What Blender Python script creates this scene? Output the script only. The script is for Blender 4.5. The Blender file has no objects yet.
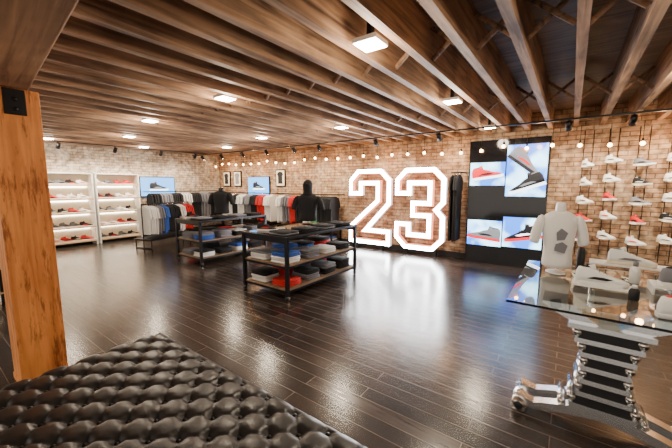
import bpy, math, random
from mathutils import Vector, Matrix, geometry
random.seed(7)
scene = bpy.context.scene
T = Matrix.Translation
def R(a, ax): return Matrix.Rotation(math.radians(a), 4, ax)
def S(x, y, z): return Matrix.Diagonal((x, y, z, 1))

# ---------------- materials ----------------
def mat(name, col, rough=0.6, metal=0.0, emit=None, es=0.0, trans=0.0, ior=1.45, coat=0.0):
    m = bpy.data.materials.new(name); m.use_nodes = True
    b = m.node_tree.nodes['Principled BSDF']
    b.inputs['Base Color'].default_value = (*col, 1)
    b.inputs['Roughness'].default_value = rough
    b.inputs['Metallic'].default_value = metal
    b.inputs['Transmission Weight'].default_value = trans
    b.inputs['IOR'].default_value = ior
    b.inputs['Coat Weight'].default_value = coat
    if emit:
        b.inputs['Emission Color'].default_value = (*emit, 1)
        b.inputs['Emission Strength'].default_value = es
    return m

def nodes(m):
    return m.node_tree.nodes, m.node_tree.links, m.node_tree.nodes['Principled BSDF']

def wood(name, c1, c2, axis, rough=0.6, sc=1.0, marks=False):
    m = mat(name, c1, rough); n, l, b = nodes(m)
    tc = n.new('ShaderNodeTexCoord'); mp = n.new('ShaderNodeMapping')
    s = [14*sc]*3; s[axis] = 0.9*sc
    mp.inputs['Scale'].default_value = s
    l.new(tc.outputs['Object'], mp.inputs['Vector'])
    no = n.new('ShaderNodeTexNoise'); no.inputs['Scale'].default_value = 1.5
    no.inputs['Detail'].default_value = 6; no.inputs['Distortion'].default_value = 0.8
    l.new(mp.outputs['Vector'], no.inputs['Vector'])
    no2 = n.new('ShaderNodeTexNoise'); no2.inputs['Scale'].default_value = 1.9
    no2.inputs['Detail'].default_value = 5
    l.new(tc.outputs['Object'], no2.inputs['Vector'])
    mx = n.new('ShaderNodeMath'); mx.operation = 'MULTIPLY_ADD'
    l.new(no2.outputs['Fac'], mx.inputs[0]); mx.inputs[1].default_value = 0.7
    l.new(no.outputs['Fac'], mx.inputs[2])
    r = n.new('ShaderNodeValToRGB')
    r.color_ramp.elements[0].position = 0.62; r.color_ramp.elements[0].color = (*c2, 1)
    r.color_ramp.elements[1].position = 1.0; r.color_ramp.elements[1].color = (*c1, 1)
    l.new(mx.outputs[0], r.inputs['Fac'])
    out = r.outputs['Color']
    if marks:
        mp3 = n.new('ShaderNodeMapping'); s3 = [20]*3; s3[axis] = 3; mp3.inputs['Scale'].default_value = s3
        l.new(tc.outputs['Object'], mp3.inputs['Vector'])
        n3 = n.new('ShaderNodeTexNoise'); n3.inputs['Scale'].default_value = 1; n3.inputs['Detail'].default_value = 9
        n3.inputs['Roughness'].default_value = .7
        l.new(mp3.outputs[0], n3.inputs['Vector'])
        r3 = n.new('ShaderNodeValToRGB'); r3.color_ramp.elements[0].position = .36; r3.color_ramp.elements[0].color = (.25, .14, .09, 1)
        r3.color_ramp.elements[1].position = .46; r3.color_ramp.elements[1].color = (1, 1, 1, 1)
        l.new(n3.outputs['Fac'], r3.inputs['Fac'])
        mm = n.new('ShaderNodeMix'); mm.data_type = 'RGBA'; mm.blend_type = 'MULTIPLY'; mm.inputs['Factor'].default_value = .8
        l.new(out, mm.inputs['A']); l.new(r3.outputs['Color'], mm.inputs['B']); out = mm.outputs['Result']
    l.new(out, b.inputs['Base Color'])
    bp = n.new('ShaderNodeBump'); bp.inputs['Strength'].default_value = 0.4; bp.inputs['Distance'].default_value = 0.01
    l.new(no.outputs['Fac'], bp.inputs['Height']); l.new(bp.outputs['Normal'], b.inputs['Normal'])
    return m

def brickmat(name, ax, c1, c2, mortar, wash, washf=.5, bw=0.23, bh=0.075, ms=0.008, rough=0.8):
    m = mat(name, c1, rough); n, l, b = nodes(m)
    tc = n.new('ShaderNodeTexCoord'); sp = n.new('ShaderNodeSeparateXYZ'); cb = n.new('ShaderNodeCombineXYZ')
    l.new(tc.outputs['Object'], sp.inputs[0])
    l.new(sp.outputs[ax[0]], cb.inputs['X']); l.new(sp.outputs[ax[1]], cb.inputs['Y'])
    br = n.new('ShaderNodeTexBrick')
    br.inputs['Scale'].default_value = 1; br.inputs['Brick Width'].default_value = bw
    br.inputs['Row Height'].default_value = bh; br.inputs['Mortar Size'].default_value = ms
    br.inputs['Mortar Smooth'].default_value = 0.3
    br.inputs['Color1'].default_value = (*c1, 1); br.inputs['Color2'].default_value = (*c2, 1)
    br.inputs['Mortar'].default_value = (*mortar, 1)
    l.new(cb.outputs[0], br.inputs['Vector'])
    no = n.new('ShaderNodeTexNoise'); no.inputs['Scale'].default_value = 2.2; no.inputs['Detail'].default_value = 9
    no.inputs['Roughness'].default_value = .65
    l.new(cb.outputs[0], no.inputs['Vector'])
    rw = n.new('ShaderNodeValToRGB'); rw.color_ramp.elements[0].position = .48; rw.color_ramp.elements[0].color = (0, 0, 0, 1)
    rw.color_ramp.elements[1].position = .62; rw.color_ramp.elements[1].color = (washf, washf, washf, 1)
    l.new(no.outputs['Fac'], rw.inputs['Fac'])
    mx = n.new('ShaderNodeMix'); mx.data_type = 'RGBA'
    l.new(rw.outputs['Color'], mx.inputs['Factor']); l.new(br.outputs['Color'], mx.inputs['A'])
    mx.inputs['B'].default_value = (*wash, 1)
    n2 = n.new('ShaderNodeTexNoise'); n2.inputs['Scale'].default_value = 9; n2.inputs['Detail'].default_value = 6
    l.new(cb.outputs[0], n2.inputs['Vector'])
    mr = n.new('ShaderNodeMapRange'); mr.inputs['From Min'].default_value = 0.3; mr.inputs['From Max'].default_value = 0.7
    mr.inputs['To Min'].default_value = 0.4; mr.inputs['To Max'].default_value = 1.35
    l.new(n2.outputs['Fac'], mr.inputs['Value'])
    m2 = n.new('ShaderNodeMix'); m2.data_type = 'RGBA'; m2.blend_type = 'MULTIPLY'; m2.inputs['Factor'].default_value = 1
    l.new(mx.outputs['Result'], m2.inputs['A']); l.new(mr.outputs[0], m2.inputs['B'])
    l.new(m2.outputs['Result'], b.inputs['Base Color'])
    bp = n.new('ShaderNodeBump'); bp.inputs['Strength'].default_value = 0.6; bp.inputs['Distance'].default_value = 0.01
    bp.invert = True
    l.new(br.outputs['Fac'], bp.inputs['Height']); l.new(bp.outputs['Normal'], b.inputs['Normal'])
    return m

def floormat():
    m = mat('floor_planks', (0.03, 0.02, 0.015), 0.25); n, l, b = nodes(m)
    tc = n.new('ShaderNodeTexCoord')
    br = n.new('ShaderNodeTexBrick'); br.offset = 0.37
    br.inputs['Scale'].default_value = 1; br.inputs['Brick Width'].default_value = 1.15
    br.inputs['Row Height'].default_value = 0.125; br.inputs['Mortar Size'].default_value = 0.003
    br.inputs['Mortar Smooth'].default_value = 0.1
    br.inputs['Color1'].default_value = (0.013, 0.010, 0.009, 1); br.inputs['Color2'].default_value = (0.062, 0.044, 0.036, 1)
    br.inputs['Mortar'].default_value = (0.2, 0.15, 0.12, 1)
    l.new(tc.outputs['Object'], br.inputs['Vector'])
    mp = n.new('ShaderNodeMapping'); mp.inputs['Scale'].default_value = (1.5, 22, 1)
    l.new(tc.outputs['Object'], mp.inputs['Vector'])
    no = n.new('ShaderNodeTexNoise'); no.inputs['Scale'].default_value = 2; no.inputs['Detail'].default_value = 6
    l.new(mp.outputs[0], no.inputs['Vector'])
    mr = n.new('ShaderNodeMapRange'); mr.inputs['To Min'].default_value = 0.4; mr.inputs['To Max'].default_value = 1.6
    l.new(no.outputs['Fac'], mr.inputs['Value'])
    mx = n.new('ShaderNodeMix'); mx.data_type = 'RGBA'; mx.blend_type = 'MULTIPLY'; mx.inputs['Factor'].default_value = 1
    l.new(br.outputs['Color'], mx.inputs['A']); l.new(mr.outputs[0], mx.inputs['B'])
    l.new(mx.outputs['Result'], b.inputs['Base Color'])
    r2 = n.new('ShaderNodeMapRange'); r2.inputs['To Min'].default_value = 0.16; r2.inputs['To Max'].default_value = 0.29
    l.new(no.outputs['Fac'], r2.inputs['Value']); l.new(r2.outputs[0], b.inputs['Roughness'])
    bp = n.new('ShaderNodeBump'); bp.inputs['Strength'].default_value = 0.1; bp.inputs['Distance'].default_value = 0.004
    l.new(no.outputs['Fac'], bp.inputs['Height']); l.new(bp.outputs['Normal'], b.inputs['Normal'])
    b.inputs['IOR'].default_value = 1.8
    return m

M_floor = floormat()
M_brick = brickmat('brick_back', ('X', 'Z'), (0.29, 0.155, 0.085), (0.48, 0.31, 0.18), (0.13, 0.075, 0.045), (.56, .43, .29), .5)
M_brickL = brickmat('brick_left', ('Y', 'Z'), (0.45, 0.34, 0.25), (0.64, 0.53, 0.42), (0.26, 0.18, 0.12), (.72, .65, .55), .7)
M_joist = wood('joist_wood', (0.43, 0.25, 0.14), (0.09, 0.046, 0.027), 1)
M_girder = wood('girder_wood', (0.48, 0.25, 0.12), (0.17, 0.075, 0.035), 0)
M_post = wood('post_wood', (0.95, 0.36, 0.09), (0.6, 0.18, 0.035), 2, marks=True)
M_ceil = wood('ceiling_boards', (0.17, 0.115, 0.08), (0.045, 0.028, 0.02), 0)
M_shelfw = wood('shelf_wood', (0.6, 0.42, 0.25), (0.4, 0.25, 0.12), 1)
M_shelfd = wood('table_shelf_wood', (0.3, 0.2, 0.12), (0.16, 0.1, 0.06), 1)
M_black = mat('black_metal', (0.012, 0.012, 0.013), 0.35, 0.6)
M_blackm = mat('black_matte', (0.015, 0.015, 0.016), 0.6)
M_gloss = mat('black_gloss', (0.008, 0.008, 0.01), 0.08)
M_chrome = mat('polished_steel', (0.88, 0.89, 0.9), 0.2, 1.0)
M_white = mat('white_paint', (0.85, 0.84, 0.8), 0.5)
M_wfab = mat('white_cloth', (0.8, 0.78, 0.74), 0.9)
M_bfab = mat('black_cloth', (0.012, 0.012, 0.014), 0.9)
M_gfab = mat('grey_cloth', (0.18, 0.18, 0.2), 0.9)
M_rfab = mat('red_cloth', (0.6, 0.02, 0.02), 0.85)
M_blfab = mat('blue_cloth', (0.03, 0.1, 0.4), 0.85)
M_gnfab = mat('green_cloth', (0.1, 0.35, 0.15), 0.85)
M_orange = mat('orange_plastic', (0.8, 0.2, 0.03), 0.5)
M_cream = mat('cream_sole', (0.8, 0.72, 0.55), 0.6)
M_glass = mat('table_glass', (0.86, 0.96, 0.93), 0.01, 0, trans=1.0, ior=1.5)
M_bulb = mat('warm_bulb', (1, 0.8, 0.5), 0.5, emit=(1, 0.5, 0.2), es=35)
M_lamp = mat('lamp_lens', (1, 0.95, 0.85), 0.5, emit=(1, 0.88, 0.7), es=70)
M_neon = mat('sign_light', (1, 1, 1), 0.5, emit=(0.9, 0.96, 1.0), es=45)
M_neons = mat('sign_edge_light', (1, 1, 1), 0.5, emit=(1, 0.86, 0.82), es=1.5)
M_neonp = mat('sign_inner_glow', (1, .4, .25), 0.5, emit=(1, 0.32, 0.16), es=2.2)
M_strip = mat('shelf_light', (1, 1, 1), 0.5, emit=(1, 0.9, 0.75), es=18)
M_scrb = mat('screen_blue', (0.02, 0.02, 0.02), 0.2, emit=(0.12, 0.42, 0.9), es=4)
M_ered = mat('screen_red', (0.3, 0, 0), 0.4, emit=(0.95, 0.015, 0.03), es=2.2)
M_eblk = mat('screen_black', (0.01, 0.01, 0.01), 0.4, emit=(0.02, 0.02, 0.03), es=1)
M_egry = mat('screen_grey', (0.1, 0.1, 0.1), 0.4, emit=(0.4, 0.42, 0.46), es=1.2)
M_ewht = mat('screen_pale', (0.1, 0.1, 0.1), 0.4, emit=(0.9, 0.95, 1), es=5)
M_button = mat('leather_button', (0.012, 0.012, 0.012), 0.3)
M_skin = mat('mannequin_white', (0.82, 0.8, 0.76), 0.35)
def screenmat():
    m = mat('screen_picture', (0.05, 0.05, 0.05), 0.2, emit=(0.3, 0.6, 1.0), es=7); n, l, b = nodes(m)
    tc = n.new('ShaderNodeTexCoord'); no = n.new('ShaderNodeTexNoise'); no.inputs['Scale'].default_value = 2.6; no.inputs['Detail'].default_value = 2
    l.new(tc.outputs['Object'], no.inputs['Vector'])
    r = n.new('ShaderNodeValToRGB'); r.color_ramp.elements[0].position = .42; r.color_ramp.elements[0].color = (.01, .12, .55, 1)
    r.color_ramp.elements[1].position = .62; r.color_ramp.elements[1].color = (.4, .8, 1, 1)
    l.new(no.outputs['Fac'], r.inputs['Fac']); l.new(r.outputs['Color'], b.inputs['Emission Color'])
    return m
M_scr = screenmat()
def leather():
    m = mat('black_leather', (0.022, 0.02, 0.019), 0.36, coat=0.12); n, l, b = nodes(m)
    tc = n.new('ShaderNodeTexCoord'); v = n.new('ShaderNodeTexVoronoi'); v.inputs['Scale'].default_value = 220
    l.new(tc.outputs['Object'], v.inputs['Vector'])
    bp = n.new('ShaderNodeBump'); bp.inputs['Strength'].default_value = 0.1; bp.inputs['Distance'].default_value = 0.002
    l.new(v.outputs['Distance'], bp.inputs['Height']); l.new(bp.outputs['Normal'], b.inputs['Normal'])
    b.inputs['Coat Roughness'].default_value = .2
    return m
M_leather = leather()

# ---------------- mesh builder ----------------
class MB:
    def __init__(s): s.v = []; s.f = []; s.mi = []; s.sm = []; s.mats = []
    def add(s, vs, fs, m, M=None, smooth=False):
        if m not in s.mats: s.mats.append(m)
        k = s.mats.index(m); o = len(s.v)
        for p in vs:
            p = Vector(p); s.v.append(tuple(M @ p) if M is not None else tuple(p))
        for f in fs:
            s.f.append([i+o for i in f]); s.mi.append(k); s.sm.append(smooth)
    def box(s, a, b, m, M=None):
        x0, y0, z0 = a; x1, y1, z1 = b
        vs = [(x0,y0,z0),(x1,y0,z0),(x1,y1,z0),(x0,y1,z0),(x0,y0,z1),(x1,y0,z1),(x1,y1,z1),(x0,y1,z1)]
        s.add(vs, [(3,2,1,0),(4,5,6,7),(0,1,5,4),(1,2,6,5),(2,3,7,6),(3,0,4,7)], m, M)
    def loft(s, rings, m, M=None, smooth=True, cap=True):
        n = len(rings[0]); vs = [p for r in rings for p in r]; fs = []
        for i in range(len(rings)-1):
            for j in range(n):
                k = (j+1) % n
                fs.append((i*n+j, i*n+k, (i+1)*n+k, (i+1)*n+j))
        if cap:
            fs.append(tuple(reversed(range(n)))); fs.append(tuple(range((len(rings)-1)*n, len(rings)*n)))
        s.add(vs, fs, m, M, smooth)
    def cyl(s, p0, p1, r0, m, r1=None, n=10, M=None):
        r1 = r0 if r1 is None else r1
        p0 = Vector(p0); p1 = Vector(p1); d = (p1-p0).normalized()
        u = d.orthogonal().normalized(); w = d.cross(u)
        def ring(c, r): return [c + (u*math.cos(2*math.pi*i/n)+w*math.sin(2*math.pi*i/n))*r for i in range(n)]
        s.loft([ring(p0, r0), ring(p1, r1)], m, M)
    def ball(s, c, r, m, n=10, k=6, M=None):
        if not hasattr(r, '__len__'): r = (r, r, r)
        rings = []
        for i in range(k+1):
            t = -math.pi/2 + math.pi*i/k; cr = max(math.cos(t), 0.02)
            rings.append([(c[0]+r[0]*cr*math.cos(2*math.pi*j/n), c[1]+r[1]*cr*math.sin(2*math.pi*j/n), c[2]+r[2]*math.sin(t)) for j in range(n)])
        s.loft(rings, m, M)
    def prism(s, poly, t0, t1, m, M=None):
        """poly in XZ, extruded along Y from t0 to t1"""
        n = len(poly)
        vs = [(p[0], t0, p[1]) for p in poly] + [(p[0], t1, p[1]) for p in poly]
        tri = geometry.tessellate_polygon([[Vector((p[0], p[1], 0)) for p in poly]])
        fs = [tuple(t) for t in tri] + [tuple(i+n for i in reversed(t)) for t in tri]
        fs += [(i, (i+1) % n, (i+1) % n+n, i+n) for i in range(n)]
        s.add(vs, fs, m, M)
    def slab(s, cx, cy, z, w, d, h, m, rot=0, M=None):
        """soft-edged folded cloth slab"""
        def ring(ins, zz):
            a = w/2-ins; b = d/2-ins; c = min(a, b)*0.2; out = []
            for sx, sy in ((1, 1), (-1, 1), (-1, -1), (1, -1)):
                pts = [(sx*a, sy*(b-c)), (sx*(a-c), sy*b)]
                if sx*sy < 0: pts.reverse()
                out += pts
            return [(p[0], p[1], zz) for p in out]
        e = h*0.4
        MM = T((cx, cy, z)) @ R(rot, 'Z')
        if M is not None: MM = M @ MM
        s.loft([ring(e, 0), ring(0, h*0.3), ring(0, h*0.7), ring(e, h)], m, MM)
    def obj(s, name, parent=None, bevel=0, sub=0):
        me = bpy.data.meshes.new(name); me.from_pydata(s.v, [], s.f)
        for m in s.mats: me.materials.append(m)
        me.polygons.foreach_set('material_index', s.mi); me.polygons.foreach_set('use_smooth', s.sm)
        me.update(); o = bpy.data.objects.new(name, me); scene.collection.objects.link(o)
        if parent: o.parent = parent
        if bevel:
            b = o.modifiers.new('bev', 'BEVEL'); b.width = bevel; b.segments = 2; b.limit_method = 'ANGLE'
        if sub:
            b = o.modifiers.new('sub', 'SUBSURF'); b.levels = sub; b.render_levels = sub
        return o

def shoe(mb, M, up, sole, acc, high=1.0):
    """athletic shoe, length .29 along +X, z up"""
    st = [(0.0,.022,.085),(.012,.03,.118),(.05,.034,.125*high),(.085,.034,.118*high),(.115,.036,.1*(high+1)/2),
          (.15,.038,.088),(.185,.042,.07),(.22,.045,.058),(.25,.042,.05),(.272,.034,.042),(.287,.018,.034)]
    rings = []
    for x, w, h in st:
        z0 = .02
        prof = [(-1, 0), (-1.02, .35), (-.85, .72), (-.5, .97), (0, 1.0), (.5, .97), (.85, .72), (1.02, .35), (1, 0)]
        rings.append([(x, w*a, z0+(h-z0)*b) for a, b in prof])
    mb.loft(rings, up, M)
    so = []
    for zz, g in ((0, .0), (.012, .004), (.026, .004)):
        left = [(x+(0 if 0 < i < 10 else (-.004 if i == 0 else .005)), w+g, zz+(.006 if i > 8 else 0)) for i, (x, w, h) in enumerate(st)]
        so.append(left + [(x, -w_, z_) for x, w_, z_ in reversed(left)])
    mb.loft(so, sole, M, smooth=False)
    mb.ball((.055, 0, .122*high), (.036, .022, .006), acc, 8, 4, M)
    mb.cyl((.1, 0, .095), (.085, 0, .135*high), .016, up, .02, 8, M)
    for i in range(3):
        x = .13+i*.02; mb.cyl((x, -.02, .093-i*.009), (x, .02, .093-i*.009), .003, acc, n=5, M=M)
    for sy in (-1, 1):
        mb.prism([(.06, .045), (.17, .04), (.2, .05), (.15, .06), (.1, .06)], sy*.037, sy*.046, acc, M)

SH = [(M_white, M_white, M_rfab), (M_bfab, M_white, M_rfab), (M_rfab, M_white, M_bfab), (M_white, M_cream, M_gfab),
      (M_white, M_white, M_bfab), (M_gfab, M_white, M_bfab), (M_blfab, M_white, M_white), (M_bfab, M_cream, M_wfab)]

# ---------------- room shell ----------------
XL, XR, YB, YF, HC, HJ = -10.4, 3.2, 7.0, -3.2, 2.86, 2.53
def room(name, a, b, m):
    mb = MB(); mb.box(a, b, m); return mb.obj(name)
room('floor', (XL-.2, YF, -.1), (XR+.2, YB+.2, 0), M_floor)
room('ceiling', (XL-.2, YF, HC), (XR+.2, YB+.2, HC+.08), M_ceil)
room('wall_back', (XL, YB, 0), (XR, YB+.2, HC), M_brick)
room('wall_left', (XL-.2, YF, 0), (XL, YB+.2, HC), M_brickL)
room('wall_right', (XR, YF, 0), (XR+.2, YB+.2, HC), M_brickL)
mb = MB(); mb.box((XL, YB-.025, 0), (XR, YB, .12), M_blackm); mb.obj('baseboard_back')
mb = MB(); mb.box((XL, YF, 0), (XL+.025, YB-.03, .12), M_blackm); mb.obj('baseboard_left')

mb = MB(); x = -.02
sp = .34
k0 = int((XL-x)/sp)
xs = [x+sp*i for i in range(k0+1, int((XR-x)/sp)+1)]
for x in xs:
    j = random.uniform(-.012, .012)
    mb.box((x-.033+j, YF+.02, HJ+random.uniform(-.006, .012)), (x+.033+j, YB-.001, HC-.001), M_joist)
mb.obj('ceiling_joists')
mb = MB()
for x in xs[:-1]:
    for y in (2.7, 4.9):
        for s in (-1, 1):
            a = Vector((x+.036, y+s*.03, HJ+.05 if s > 0 else HC-.05)); b = Vector((x+sp-.036, y+s*.03, HC-.05 if s > 0 else HJ+.05))
            mb.cyl(a, b, .022, M_joist, n=4)
mb.obj('joist_cross_bracing')

# girder and post
mb = MB()
mb.box((-4.5, -.3, 2.24), (3.6, 0, 2.52), M_girder)
g = mb.obj('ceiling_girder', bevel=.008); g.location = (-3.42, .66, 0); g.rotation_euler = (0, 0, math.radians(-5.5))
mb = MB()
mb.box((-.14, -.14, 0), (.14, .14, 2.235), M_post)
mb.box((-.146, -.146, 0), (.146, .146, .05), M_post)
mb.box((-.15, -.06, 2.05), (.15, .06, 2.23), M_black)
for z in (2.09, 2.16):
    mb.cyl((-.155, 0, z), (.16, 0, z), .015, M_black)
p = mb.obj('wooden_post', bevel=.006); p.location = (-3.4, .56, 0)

# ---------------- ottoman ----------------
def ottoman():
    x0, x1, y0, y1 = -2.45, -.3, -.35, 1.09
    nx, ny = 264, 172; ztop = .46; ax, ay = .20, .165
    ox, oy = x0+.05, y0+.06
    def h(x, y):
        u = (x-ox)/ax+(y-oy)/ay; v = (x-ox)/ax-(y-oy)/ay
        su = abs(math.sin(math.pi*u)); sv = abs(math.sin(math.pi*v))
        crease = min(su, sv)
        pil = min(1, (su*sv)**.6*1.05)
        cu = abs(math.cos(math.pi*u)); cv = abs(math.cos(math.pi*v))
        dip = (cu*cv)**4
        return .0055*pil + .007*(1-(1-crease)**9) - .022*dip
    mb = MB(); vs = []; fs = []
    for j in range(ny+1):
        for i in range(nx+1):
            x = x0+(x1-x0)*i/nx; y = y0+(y1-y0)*j/ny
            e = min(x-x0, x1-x, y-y0, y1-y); Rr = .07
            z = ztop+h(x, y)*min(1, e/.03+.35)
            if e < Rr: z -= Rr-math.sqrt(max(0, Rr*Rr-(Rr-e)**2))
            vs.append((x, y, z))
    W = nx+1
    for j in range(ny):
        for i in range(nx): fs.append((j*W+i, j*W+i+1, (j+1)*W+i+1, (j+1)*W+i))
    bd = [i for i in range(nx+1)] + [j*W+nx for j in range(1, ny+1)] + [ny*W+i for i in range(nx-1, -1, -1)] + [j*W for j in range(ny-1, 0, -1)]
    o = len(vs)
    for zz, ins in ((.3, -.006), (.12, 0)):
        for q, b in enumerate(bd):
            x, y, z = vs[b]; cx, cy = (x0+x1)/2, (y0+y1)/2
            wob = .006*math.sin(q*.5)
            vs.append((x+(x-cx)*(-ins-wob*.3)/1.1, y+(y-cy)*(-ins-wob*.3)/.7, zz))
    nb = len(bd)
    for q in range(nb):
        k = (q+1) % nb
        fs.append((bd[q], o+q, o+k, bd[k])); fs.append((o+q, o+nb+q, o+nb+k, o+k))
    mb.add(vs, fs, M_leather, smooth=True)
    for iu in range(-5, 40):
        for iv in range(-30, 30):
            x = ox+ax*(iu+iv)/2; y = oy+ay*(iu-iv)/2
            if x0+.04 < x < x1-.04 and y0+.04 < y < y1-.04:
                mb.ball((x, y, ztop-.015), (.013, .013, .008), M_button, 8, 4)
    mb.box((x0+.03, y0+.03, .08), (x1-.03, y1-.03, .14), M_blackm)
    for x in (x0+.1, x1-.1):
        for y in (y0+.1, y1-.1): mb.cyl((x, y, 0), (x, y, .1), .025, M_blackm, .035)
    mb.obj('tufted_ottoman')
ottoman()

# ---------------- display tables ----------------
CL = [M_bfab, M_bfab, M_bfab, M_wfab, M_gfab, M_gfab, M_rfab, M_blfab]
def display_table(x0, x1, y0, y1, seed):
    random.seed(seed)
    mb = MB(); t = .022
    for x in (x0+t, x1-t):
        for y in (y0+t, y1-t):
            mb.box((x-t, y-t, .07), (x+t, y+t, .84), M_black)
            mb.cyl((x, y, .05), (x, y, .08), .012, M_chrome)
            mb.cyl((x-.014, y, .035), (x+.014, y, .035), .035, M_blackm, n=14)
            mb.box((x-.02, y-.012, .03), (x+.02, y+.012, .068), M_chrome)
    mb.box((x0, y0, .84), (x1, y1, .87), M_black)
    mb.box((x0+.04, y0+.04, .8701), (x1-.04, y1-.04, .876), M_gloss)
    for z in (.14, .47):
        mb.box((x0+.01, y0+.01, z-.03), (x1-.01, y1-.01, z), M_black)
        mb.box((x0+.012, y0+.012, z), (x1-.012, y1-.012, z+.012), M_shelfd)
    for y in (y0+t, y1-t):
        mb.box((x0, y-.01, .78), (x1, y+.01, .84), M_black)
    n = 4
    for z in (.152, .482):
        for i in range(n):
            for j in range(2):
                c = random.choice(CL); c2 = random.choice(CL)
                cx = x0+.24+j*(x1-x0-.48); cy = y0+.22+(y1-y0-.44)*i/(n-1); zz = z
                for q in range(random.randint(3, 6)):
                    mb.slab(cx+random.uniform(-.01, .01), cy+random.uniform(-.01, .01), zz, .33, .3, .03, c if q < 3 else c2, random.uniform(-3, 3)); zz += .03
    for i in range(4):
        cy = y0+.2+(y1-y0-.4)*i/3
        for q in range(2):
            mb.slab(x1-.25, cy, .876+.022*q, .34, .3, .022, M_bfab if i % 2 else random.choice([M_bfab, M_gfab]), random.uniform(-4, 4))
    shoe(mb, T((x0+.12, y0+.2, .876)) @ R(30, 'Z'), *SH[1])
    return mb.obj('display_table')
display_table(-3.86, -2.94, 2.93, 4.62, 3)
display_table(-6.5, -5.6, 3.3, 4.95, 5)

# ---------------- mannequins ----------------
def ell(cx, cy, z, a, b, n=16, p=2.3):
    out = []
    for i in range(n):
        t = 2*math.pi*i/n; c, s_ = math.cos(t), math.sin(t)
        out.append((cx+a*math.copysign(abs(c)**(2/p), c), cy+b*math.copysign(abs(s_)**(2/p), s_), z))
    return out
def bust(name, loc, rot, cloth, skin, head=False, sleeves=True, sc=1.0, graphic=None, wid=1.0):
    mb = MB()
    mb.cyl((0, 0, 0), (0, 0, .015), .12, M_black if not graphic else M_skin, n=20); mb.cyl((0, 0, .01), (0, 0, .1), .012, M_chrome)
    R_ = [(.05, .165, .11), (.08, .17, .115), (.18, .155, .1), (.28, .165, .11), (.38, .185, .12), (.46, .2, .115), (.51, .19, .1), (.545, .13, .08), (.56, .075, .065)]
    mb.loft([ell(0, 0, z, a, b) for z, a, b in R_], cloth)
    if sleeves:
        for s in (-1, 1):
            pts = [(.16, .475, .06), (.2, .47, .068), (.235, .4, .064), (.262, .29, .06), (.268, .26, .06)]
            rings = []
            for i, (x, z, r) in enumerate(pts):
                tilt = [0.1, .5, 1.2, 1.35, 1.35][i]
                ring = []
                for j in range(12):
                    t = 2*math.pi*j/12; u = r*math.cos(t); v = r*1.1*math.sin(t)
                    ring.append((s*(x+u*math.sin(tilt)*1.0), v, z+u*math.cos(tilt)))
                rings.append(ring)
            if s < 0: rings = [list(reversed(r)) for r in rings]
            mb.loft(rings, cloth)
    mb.loft([ell(0, 0, z, a, b) for z, a, b in [(.54, .066, .062), (.58, .055, .056), (.62, .053, .056), (.635, .05, .05), (.638, .02, .02)]], skin)
    if head:
        mb.loft([ell(0, y, z, a, b, p=2.0) for z, a, b, y in [(.52, .13, .1, 0), (.56, .1, .09, .0), (.6, .08, .09, 0), (.65, .088, .105, -.01), (.7, .092, .112, -.01), (.75, .09, .108, 0), (.79, .072, .085, .005), (.815, .04, .05, .005), (.825, .01, .01, 0)]], cloth)
        mb.loft([ell(0, -.13, z, a, b, p=2.5) for z, a, b in [(.735, .07, .055), (.748, .065, .05)]], cloth)
    if graphic:
        for pl in ([(-.06, .22), (.05, .2), (.075, .27), (.02, .3), (-.05, .28)], [(-.04, .31), (.04, .32), (.07, .38), (.0, .42), (-.05, .38)]):
            mb.prism(pl, -.121, -.09, graphic)
    o = mb.obj(name, sub=1); o.location = loc; o.rotation_euler = (0, 0, math.radians(rot)); o.scale = (sc*wid, sc, sc)
    return o
bust('mannequin_bust', (-3.68, 4.2, .877), 30, M_bfab, M_bfab, head=True, sc=.93)
bust('mannequin_bust', (-6.12, 4.15, .877), 30, M_bfab, M_gloss, sc=.97)
bust('mannequin_bust', (-.06, 3.22, .816), 10, M_wfab, M_skin, sleeves=True, sc=.93, graphic=M_gfab, wid=.7)

# ---------------- 23 sign ----------------
def offset(poly, d):
    n = len(poly); out = []
    for i in range(n):
        p0, p1, p2 = Vector(poly[i-1]), Vector(poly[i]), Vector(poly[(i+1) % n])
        a = (p1-p0).normalized(); b = (p2-p1).normalized()
        na = Vector((-a.y, a.x)); nb = Vector((-b.y, b.x)); m = (na+nb).normalized()
        out.append(tuple(p1+m*(d/max(.35, m.dot(na)))))
    return out
w = 1.14
two = [(0,0),(w,0),(w,.38),(.58,.38),(w,.98),(w,1.56),(w-.24,1.8),(.24,1.8),(0,1.56),(0,1.18),(.38,1.18),(.38,1.43),(w-.38,1.43),(w-.38,1.08),(0,.42)]
three = [(.24,0),(w-.24,0),(w,.24),(w,.76),(w-.13,.9),(w,1.04),(w,1.56),(w-.24,1.8),(.24,1.8),(0,1.56),(0,1.2),(.38,1.2),(.38,1.43),(w-.38,1.43),(w-.38,1.08),(.38,1.08),(.38,.72),(w-.38,.72),(w-.38,.37),(.38,.37),(.38,.6),(0,.6),(0,.24)]
mb = MB()
for poly, ox in ((two, -4.5), (three, -3.24)):
    M = T((ox, 6.72, .12))
    def band(po, d0, d1, ya, yb, m, mside=None):
        A = offset(po, d0); B = offset(po, d1); n = len(A)
        vs = [(p[0], ya, p[1]) for p in A]+[(p[0], ya, p[1]) for p in B]+[(p[0], yb, p[1]) for p in A]+[(p[0], yb, p[1]) for p in B]
        f1 = []; fs = []
        for i in range(n):
            k = (i+1) % n
            f1.append((i, k, n+k, n+i))
            fs += [(2*n+i, 3*n+i, 3*n+k, 2*n+k), (i, 2*n+i, 2*n+k, k), (n+i, n+k, 3*n+k, 3*n+i)]
        mb.add(vs, f1, m, M); mb.add(vs, fs, mside or m, M)
    band(poly, 0.0, .09, 0, .1, M_neon, M_neons)
    band(poly, .092, .108, -.005, .1, M_neonp)
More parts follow.
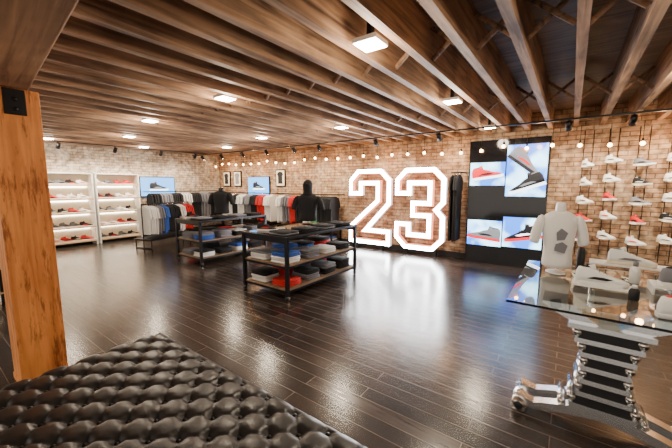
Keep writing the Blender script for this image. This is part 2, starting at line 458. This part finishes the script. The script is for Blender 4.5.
for x in (-4.3, -3.6, -3.0, -2.3):
    mb.box((x-.03, 6.74, 0), (x+.03, 6.84, .13), M_blackm)
    mb.box((x-.02, 6.8, .2), (x+.02, 6.999, .24), M_blackm)
mb.obj('illuminated_number_sign')

# ---------------- video wall ----------------
mb = MB()
mb.box((-1.68, 6.8, 0), (-.34, 6.99, 2.4), M_gloss)
def screen(mb, x0, x1, z0, z1, y, m):
    mb.box((x0-.012, y-.006, z0-.012), (x1+.012, y+.002, z1+.012), M_blackm); mb.box((x0, y-.01, z0), (x1, y-.004, z1), m)
Y = 6.795
screen(mb, -1.65, -1.03, 1.54, 1.98, Y, M_scr)
screen(mb, -1.01, -.37, 1.34, 2.28, Y, M_scr)
screen(mb, -1.65, -1.03, .36, .86, Y, M_scr)
screen(mb, -1.01, -.37, .38, .95, Y, M_scr)
def flatshoe(x, z, s, rot, c, flip=1, dy=0):
    shoe(mb, T((x, Y-.014-dy, z)) @ R(rot, 'Y') @ S(s*flip, .04, s) @ T((-.145, 0, -.06)), *c)
flatshoe(-1.34, 1.78, 1.9, -8, (M_ered, M_ewht, M_eblk))
flatshoe(-.69, 1.98, 2.1, 38, (M_egry, M_eblk, M_ered))
flatshoe(-.69, 1.58, 2.05, -20, (M_eblk, M_ewht, M_egry), -1, .004)
flatshoe(-1.34, .6, 2.05, 5, (M_egry, M_ered, M_eblk), -1)
flatshoe(-.69, .65, 2.1, -12, (M_eblk, M_ered, M_ewht), -1)
mb.obj('video_wall')

def tv(name, M):
    mb = MB(); mb.box((-.52, -.06, -.3), (.52, -.02, .3), M_gloss, M); mb.box((-.1, -.02, -.1), (.1, 0, .1), M_blackm, M)
    mb.box((-.5, -.066, -.28), (.5, -.0605, .28), M_scrb, M)
    shoe(mb, M @ T((-.25, -.068, -.12)) @ S(1.9, .04, 1.9), M_eblk, M_ewht, M_egry)
    mb.obj(name)
tv('wall_television', T((XL, 4.8, 1.5)) @ R(90, 'Z'))
tv('wall_television', T((-8.2, YB, 1.52)))

# ---------------- left wall shoe shelving ----------------
def shoe_shelf(y0, y1, seed):
    random.seed(seed); mb = MB(); x0 = XL+.03; d = .34
    for y in (y0, y1):
        mb.box((x0, y-.015, 0), (x0+d, y+.015, 1.85), M_white)
    mb.box((x0, y0, .05), (x0+.02, y1, 1.85), M_cream)
    zs = [.12, .48, .84, 1.2, 1.56]
    for z in zs:
        mb.box((x0, y0, z-.03), (x0+d, y1, z), M_shelfw)
        mb.box((x0+.03, y0+.05, z+.29), (x0+.05, y1-.05, z+.31), M_strip)
        n = 4
        for i in range(n):
            y = y0+.14+(y1-y0-.3)*i/(n-1)
            shoe(mb, T((x0+.14, y-.14, z)) @ R(random.choice([90, 80, 60]), 'Z'), *random.choice([SH[0], SH[1], SH[2], SH[4], SH[5], SH[7]]))
    mb.box((x0, y0, 1.83), (x0+d, y1, 1.86), M_white)
    mb.obj('shoe_shelving_unit')
shoe_shelf(1.0, 2.02, 1); shoe_shelf(2.1, 3.02, 2); shoe_shelf(3.1, 4.12, 3)

# ---------------- garment racks ----------------
def garment(mb, M, col, L=.72, th=.03):
    pr = [(-.05, 0), (.05, 0), (.2, -.06), (.25, -.3), (.18, -.31), (.17, -L), (-.17, -L), (-.18, -.31), (-.25, -.3), (-.2, -.06)]
    mb.prism(pr, -th/2, th/2, col, M)
    mb.cyl((0, 0, -.02), (0, 0, .05), .004, M_chrome, n=5, M=M)
def rack(name, p0, p1, z, cols, wall=None, L=.7, legs=True, platform=False):
    mb = MB(); p0 = Vector((*p0, z)); p1 = Vector((*p1, z)); d = p1-p0; n = int(d.length/.055)
    mb.cyl(p0, p1, .014, M_black)
    ang = math.degrees(math.atan2(d.y, d.x))
    for i in range(1, n):
        q = p0+d*(i/n); c = cols[int(i/n*len(cols))]
        garment(mb, T((q.x, q.y, z-.05)) @ R(ang-90+random.uniform(-5, 5), 'Z'), c, L+random.uniform(-.04, .04), .032)
    nrm = Vector((-d.y, d.x, 0)).normalized()
    if legs:
        for q in (p0, p1):
            mb.cyl(q, (q.x, q.y, .03), .014, M_black)
            mb.cyl(q-nrm*.25+Vector((0, 0, .015-z)), q+nrm*.25+Vector((0, 0, .015-z)), .015, M_black)
    if platform:
        for a in (-1, 1):
            for q in (p0, p1): mb.cyl(q+nrm*a*.26+Vector((0, 0, -z)), q+nrm*a*.26+Vector((0, 0, .22-z)), .014, M_black)
        c = (p0+p1)/2
        MM = T((c.x, c.y, 0)) @ R(ang, 'Z')
        mb.box((-d.length/2-.03, -.28, .2), (d.length/2+.03, .28, .24), M_black, MM)
    if wall:
        for q in (p0, (p0+p1)/2, p1):
            mb.cyl(q, (wall[0] if wall[0] is not None else q.x, wall[1] if wall[1] is not None else q.y, z), .012, M_black)
    return mb.obj(name)
random.seed(11)
rack('garment_rack', (-8.35, 3.45), (-8.75, 4.85), 1.08, [M_wfab, M_wfab, M_gfab, M_blfab, M_bfab, M_bfab, M_wfab, M_rfab, M_rfab], L=.68, platform=True)
rack('wall_garment_rail', (XL+.36, 4.35), (XL+.36, 6.9), 1.35, [M_bfab, M_gfab, M_bfab, M_wfab, M_bfab, M_gfab, M_bfab, M_bfab], wall=(XL, None), legs=False, L=.75)
rack('wall_garment_rail', (-9.6, YB-.36), (-7.1, YB-.36), 1.3, [M_wfab, M_wfab, M_bfab, M_wfab, M_gfab, M_bfab, M_rfab, M_wfab], wall=(None, YB), legs=False, L=.75)
rack('wall_garment_rail', (-6.9, YB-.36), (-4.85, YB-.36), 1.3, [M_wfab, M_gfab, M_rfab, M_bfab, M_wfab, M_gnfab, M_bfab, M_bfab], wall=(None, YB), legs=False, L=.75)
rack('wall_garment_rail', (-2.0, YB-.3), (-1.78, YB-.3), 1.8, [M_bfab], wall=(None, YB), legs=False, L=1.3)

def cabinet(x0, x1, y0, y1, seed):
    random.seed(seed); mb = MB()
    mb.box((x0, y0, .06), (x1, y1, .1), M_black); mb.box((x0, y0, .36), (x1, y1, .4), M_black)
    for x in (x0+.02, x1-.02):
        for y in (y0+.02, y1-.02): mb.box((x-.02, y-.02, 0), (x+.02, y+.02, .38), M_black)
    n = int((x1-x0)/.42)
    for i in range(n):
        t = (i+.5)/n
        cx, cy = x0+(x1-x0)*t, (y0+y1)/2
        for q in range(4): mb.slab(cx, cy, .1+q*.035, .34, .34, .035, random.choice([M_bfab, M_wfab, M_rfab, M_gfab, M_blfab]))
    mb.obj('folded_clothing_bench')
cabinet(-9.6, -7.2, 6.5, 6.95, 4); cabinet(-6.9, -4.9, 6.5, 6.95, 5)

mb = MB()
for x in (-6.9, -6.0):
    for y in (-.6, .7): mb.box((x-.02, y-.02, 0), (x+.02, y+.02, .45), M_black)
mb.box((-6.95, -.65, .45), (-5.95, .75, .48), M_shelfw)
mb.box((-6.93, -.63, .12), (-5.97, .73, .14), M_shelfw)
for i in range(4):
    shoe(mb, T((-6.3, -.5+i*.32, .48)) @ R(30, 'Z'), *SH[i]); shoe(mb, T((-6.4, -.5+i*.32, .14)) @ R(30, 'Z'), *SH[i+2])
mb.obj('low_shoe_table')
rack('garment_rack', (-8.3, .2), (-7.2, 1.0), 1.35, [M_bfab, M_wfab, M_rfab, M_gfab], L=.75)

for x, c in ((-9.9, M_bfab), (-9.3, M_gfab), (-7.2, M_bfab)):
    mb = MB(); mb.box((x-.2, 6.96, 1.5), (x+.2, 6.995, 2.02), M_black); mb.box((x-.17, 6.955, 1.53), (x+.17, 6.961, 1.99), M_cream)
    mb.prism([(-.13, .1), (-.09, .17), (-.03, .19), (.03, .19), (.09, .17), (.13, .1), (.09, .07), (.09, -.17), (-.09, -.17), (-.09, .07)], 6.945, 6.954, c, T((x, 0, 1.76)))
    mb.obj('framed_shirt')

# ---------------- right shoe display on rods ----------------
mb = MB(); random.seed(21)
for ci, x in enumerate((.18, .5, .86, 1.22, 1.62, 2.05)):
    for dx in (-.06, .06):
        mb.cyl((x+dx, 6.9, .35), (x+dx, 6.9, 2.45), .006, M_black, n=6)
        for z in (.5, 1.4, 2.3): mb.cyl((x+dx, 6.9, z), (x+dx, 6.999, z), .005, M_black, n=5)
    for zi, z in enumerate((.62, .95, 1.25, 1.55, 1.85)):
        z += (ci % 2)*.06
        mb.box((x-.08, 6.72, z-.008), (x+.08, 6.905, z), M_white)
        a = random.choice([-50, -65, -40])
        shoe(mb, T((x, 6.79, z)) @ R(a, 'Z') @ S(.95, .95, .95) @ T((-.13, 0, 0)), *random.choice([SH[0], SH[3], SH[4], SH[4], SH[3], SH[7], SH[2], SH[5]]))
mb.obj('wall_shoe_display')

# ---------------- glass table ----------------
mb = MB()
gx0, gx1, gy0, gy1 = -.29, 2.0, 2.26, 3.62
mb.box((gx0, gy0, .8), (gx1, gy1, .815), M_glass)
def pedestal(cx):
    y0, y1 = 2.40, 2.64
    for s in (-1, 1):
        top = []; bot = []
        for i in range(15):
            t = i/14; xx = cx+s*t*.44
            zc = .15-.11*t**1.3 + .05*max(0, t-.8)/.2
            th = .035*(1-t*.35)
            top.append((xx, zc+th)); bot.append((xx, max(0.0, zc-th)))
        poly = bot+top[::-1]
        if s < 0: poly = poly[::-1]
        mb.prism(poly, y0, y0+.07, M_chrome); mb.prism(poly, y1-.07, y1, M_chrome)
        mb.cyl((cx+s*.43, y0-.02, .05), (cx+s*.43, y1+.02, .05), .048, M_chrome, n=24)
        mb.cyl((cx+s*.43, y0-.026, .05), (cx+s*.43, y1+.026, .05), .026, M_blackm, n=16)
        mb.cyl((cx+s*.2, y0+.01, .16), (cx+s*.2, y1-.01, .16), .02, M_chrome, n=12)
    n = 6
    for i in range(n):
        z = .17+i*.085
        t = abs(i-2.5)/2.5
        wd = .115+.045*t*t
        mb.box((cx-wd, y0-.03, z), (cx+wd, y1+.03, z+.03), M_chrome)
        mb.box((cx-wd+.02, y0-.01, z+.03), (cx+wd-.02, y1+.01, z+.085), M_blackm)
        for s in (-1, 1): mb.cyl((cx+s*(wd-.01), y0-.02, z+.058), (cx+s*(wd-.01), y1+.02, z+.058), .022, M_chrome, n=12)
    mb.box((cx-.2, y0-.03, .68), (cx+.2, y1+.03, .71), M_chrome)
    for s in (-1, 1):
        pl = [(cx+s*.05, .71), (cx+s*.18, .71), (cx+s*.34, .785), (cx+s*.34, .8), (cx+s*.18, .8)]
        mb.prism(pl if s > 0 else pl[::-1], y0, y1, M_chrome)
pedestal(.24)
for p_ in ((1.6, 3.3), (1.6, 2.5), (.2, 3.4)):
    mb.cyl((*p_, 0), (*p_, .8), .022, M_chrome, n=16); mb.cyl((*p_, 0), (*p_, .02), .06, M_chrome, n=20)
mb.obj('glass_display_table')

zt = .8155
def riser(x, y, w, d, h, m=M_white):
    mb = MB()
    mb.box((x-w/2, y-d/2, zt+h-.01), (x+w/2, y+d/2, zt+h), m)
    for s in (-1, 1): mb.box((x+s*(w/2-.005)-.005, y-d/2, zt), (x+s*(w/2-.005)+.005, y+d/2, zt+h-.01), m)
    mb.obj('product_riser')
riser(.42, 3.42, .5, .2, .1); riser(1.05, 3.42, .5, .2, .14); riser(.7, 3.04, .42, .2, .06); riser(.22, 2.88, .34, .17, .035)
items = [(.44, 2.46, 0, 10, 0), (.07, 2.86, .035, 5, 4), (.53, 3.01, .06, 15, 5), (.28, 3.4, .1, 0, 3), (.9, 3.4, .14, 0, 1), (.62, 2.68, 0, 30, 4)]
for x, y, dz, r, c in items:
    mb = MB(); shoe(mb, T((x, y, zt+dz+.0005)) @ R(r, 'Z'), *SH[c]); mb.obj('display_sneaker')
def bottle(x, y, z, m, cap, h=.2, r=.032):
    b = MB(); b.loft([ell(0, 0, zz*h, r*k, r*k, 14, 2) for zz, k in [(0, .9), (.03, 1), (.6, 1), (.72, .8), (.8, .45)]], m)
    b.cyl((0, 0, .8*h), (0, 0, h), r*.5, cap, n=12); q = b.obj('water_bottle'); q.location = (x, y, z+.001)
bottle(.11, 3.52, zt, M_blackm, M_orange, .24, .03); bottle(.15, 3.1, zt, M_gfab, M_blackm, .13)
bottle(1.0, 2.95, zt, M_blackm, M_chrome, .2); bottle(.37, 2.72, zt, M_blackm, M_white, .1, .028)
bottle(.43, 3.22, zt, M_white, M_gfab, .16)

# ---------------- lights ----------------
def addlight(kind, name, loc, energy, col, size=.1, target=None, angle=90, blend=.6):
    ld = bpy.data.lights.new(name, kind); ld.energy = energy; ld.color = col
    ld.shadow_soft_size = size
    if kind == 'SPOT': ld.spot_size = math.radians(angle); ld.spot_blend = blend
    o = bpy.data.objects.new(name, ld); scene.collection.objects.link(o); o.location = loc
    if target is not None:
        o.rotation_euler = (Vector(target)-Vector(loc)).to_track_quat('-Z', 'Y').to_euler()
    return o
WARM = (1, .82, .61)
fix = [(-1.21, 2.06), (-3.25, 2.31), (-1.21, 3.98), (-1.21, 6.1), (-7.33, 2.9), (-3.25, 4.6), (-5.29, 4.6), (-7.33, 5.2), (-5.29, 2.4), (.83, 4.1), (.83, 2.0), (-9.03, 3.9), (-9.03, 2.0)]
for i, (x, y) in enumerate(fix):
    mb = MB(); a = .08
    mb.box((-a-.012, -a-.012, 0), (a+.012, a+.012, .03), M_white)
    mb.box((-.02, -.02, .03), (.02, .02, .335), M_black)
    mb.box((-a, -a, -.008), (a, a, -.0005), M_lamp)
    f = mb.obj('ceiling_light'); f.location = (x, y, HC-.336)
    addlight('POINT', 'lamp_glow', (x, y, HC-.46), 30, WARM, .1)
heads = []
for x in [-9.6, -8.6, -7.6, -6.6, -5.6, -4.8, -3.3, -2.0, -.1, .6, 1.3, 2.2]:
    heads.append(((x, 5.9, 2.4), (x, 7.0, 1.3), 130))
for y in [1.0, 2.2, 3.3, 4.4, 5.4]:
    heads.append(((-9.2, y, 2.4), (-10.4, y, 1.2), 170))
mb = MB()
mb.box((-10.2, 5.88, 2.49), (3.1, 5.92, 2.515), M_black); mb.box((-9.22, .2, 2.49), (-9.18, 5.8, 2.515), M_black)
for a, t, en in heads:
    a = Vector(a); d = (Vector(t)-a).normalized()
    mb.cyl(a, (a.x, a.y, 2.5), .01, M_black); mb.cyl(a-d*.08, a+d*.05, .035, M_black, .045, 14); mb.cyl(a+d*.051, a+d*.054, .038, M_lamp, n=14)
    addlight('SPOT', 'track_spot', a+d*.09, en, WARM, .04, t, 95, .8)
mb.obj('track_lighting')
mb = MB()
for i in range(34):
    x = -10.2+i*.38; z = 2.22+random.uniform(-.05, .05)
    mb.cyl((x, 6.75, z+.05), (x, 6.75, 2.515), .004, M_black, n=5); mb.cyl((x, 6.75, z+.03), (x, 6.75, z+.08), .014, M_black, n=8)
    mb.ball((x, 6.75, z), .032, M_bulb)
    if i % 4 == 1: addlight('POINT', 'bulb_glow', (x+.19, 6.72, 2.22), 8, (1, .55, .25), .05)
mb.obj('pendant_bulb_string')

wd = bpy.data.worlds.new('world'); scene.world = wd; wd.use_nodes = True
bg = wd.node_tree.nodes['Background']; bg.inputs[0].default_value = (1, .9, .78, 1); bg.inputs[1].default_value = 1.9

cd = bpy.data.cameras.new('camera'); cd.sensor_width = 36; cd.lens = 320/672*36; cd.clip_start = .02
cam = bpy.data.objects.new('camera', cd); scene.collection.objects.link(cam)
cam.location = (0, 0, 1.55); cam.rotation_euler = (math.radians(90-6.95), 0, math.radians(36.2))
scene.camera = cam
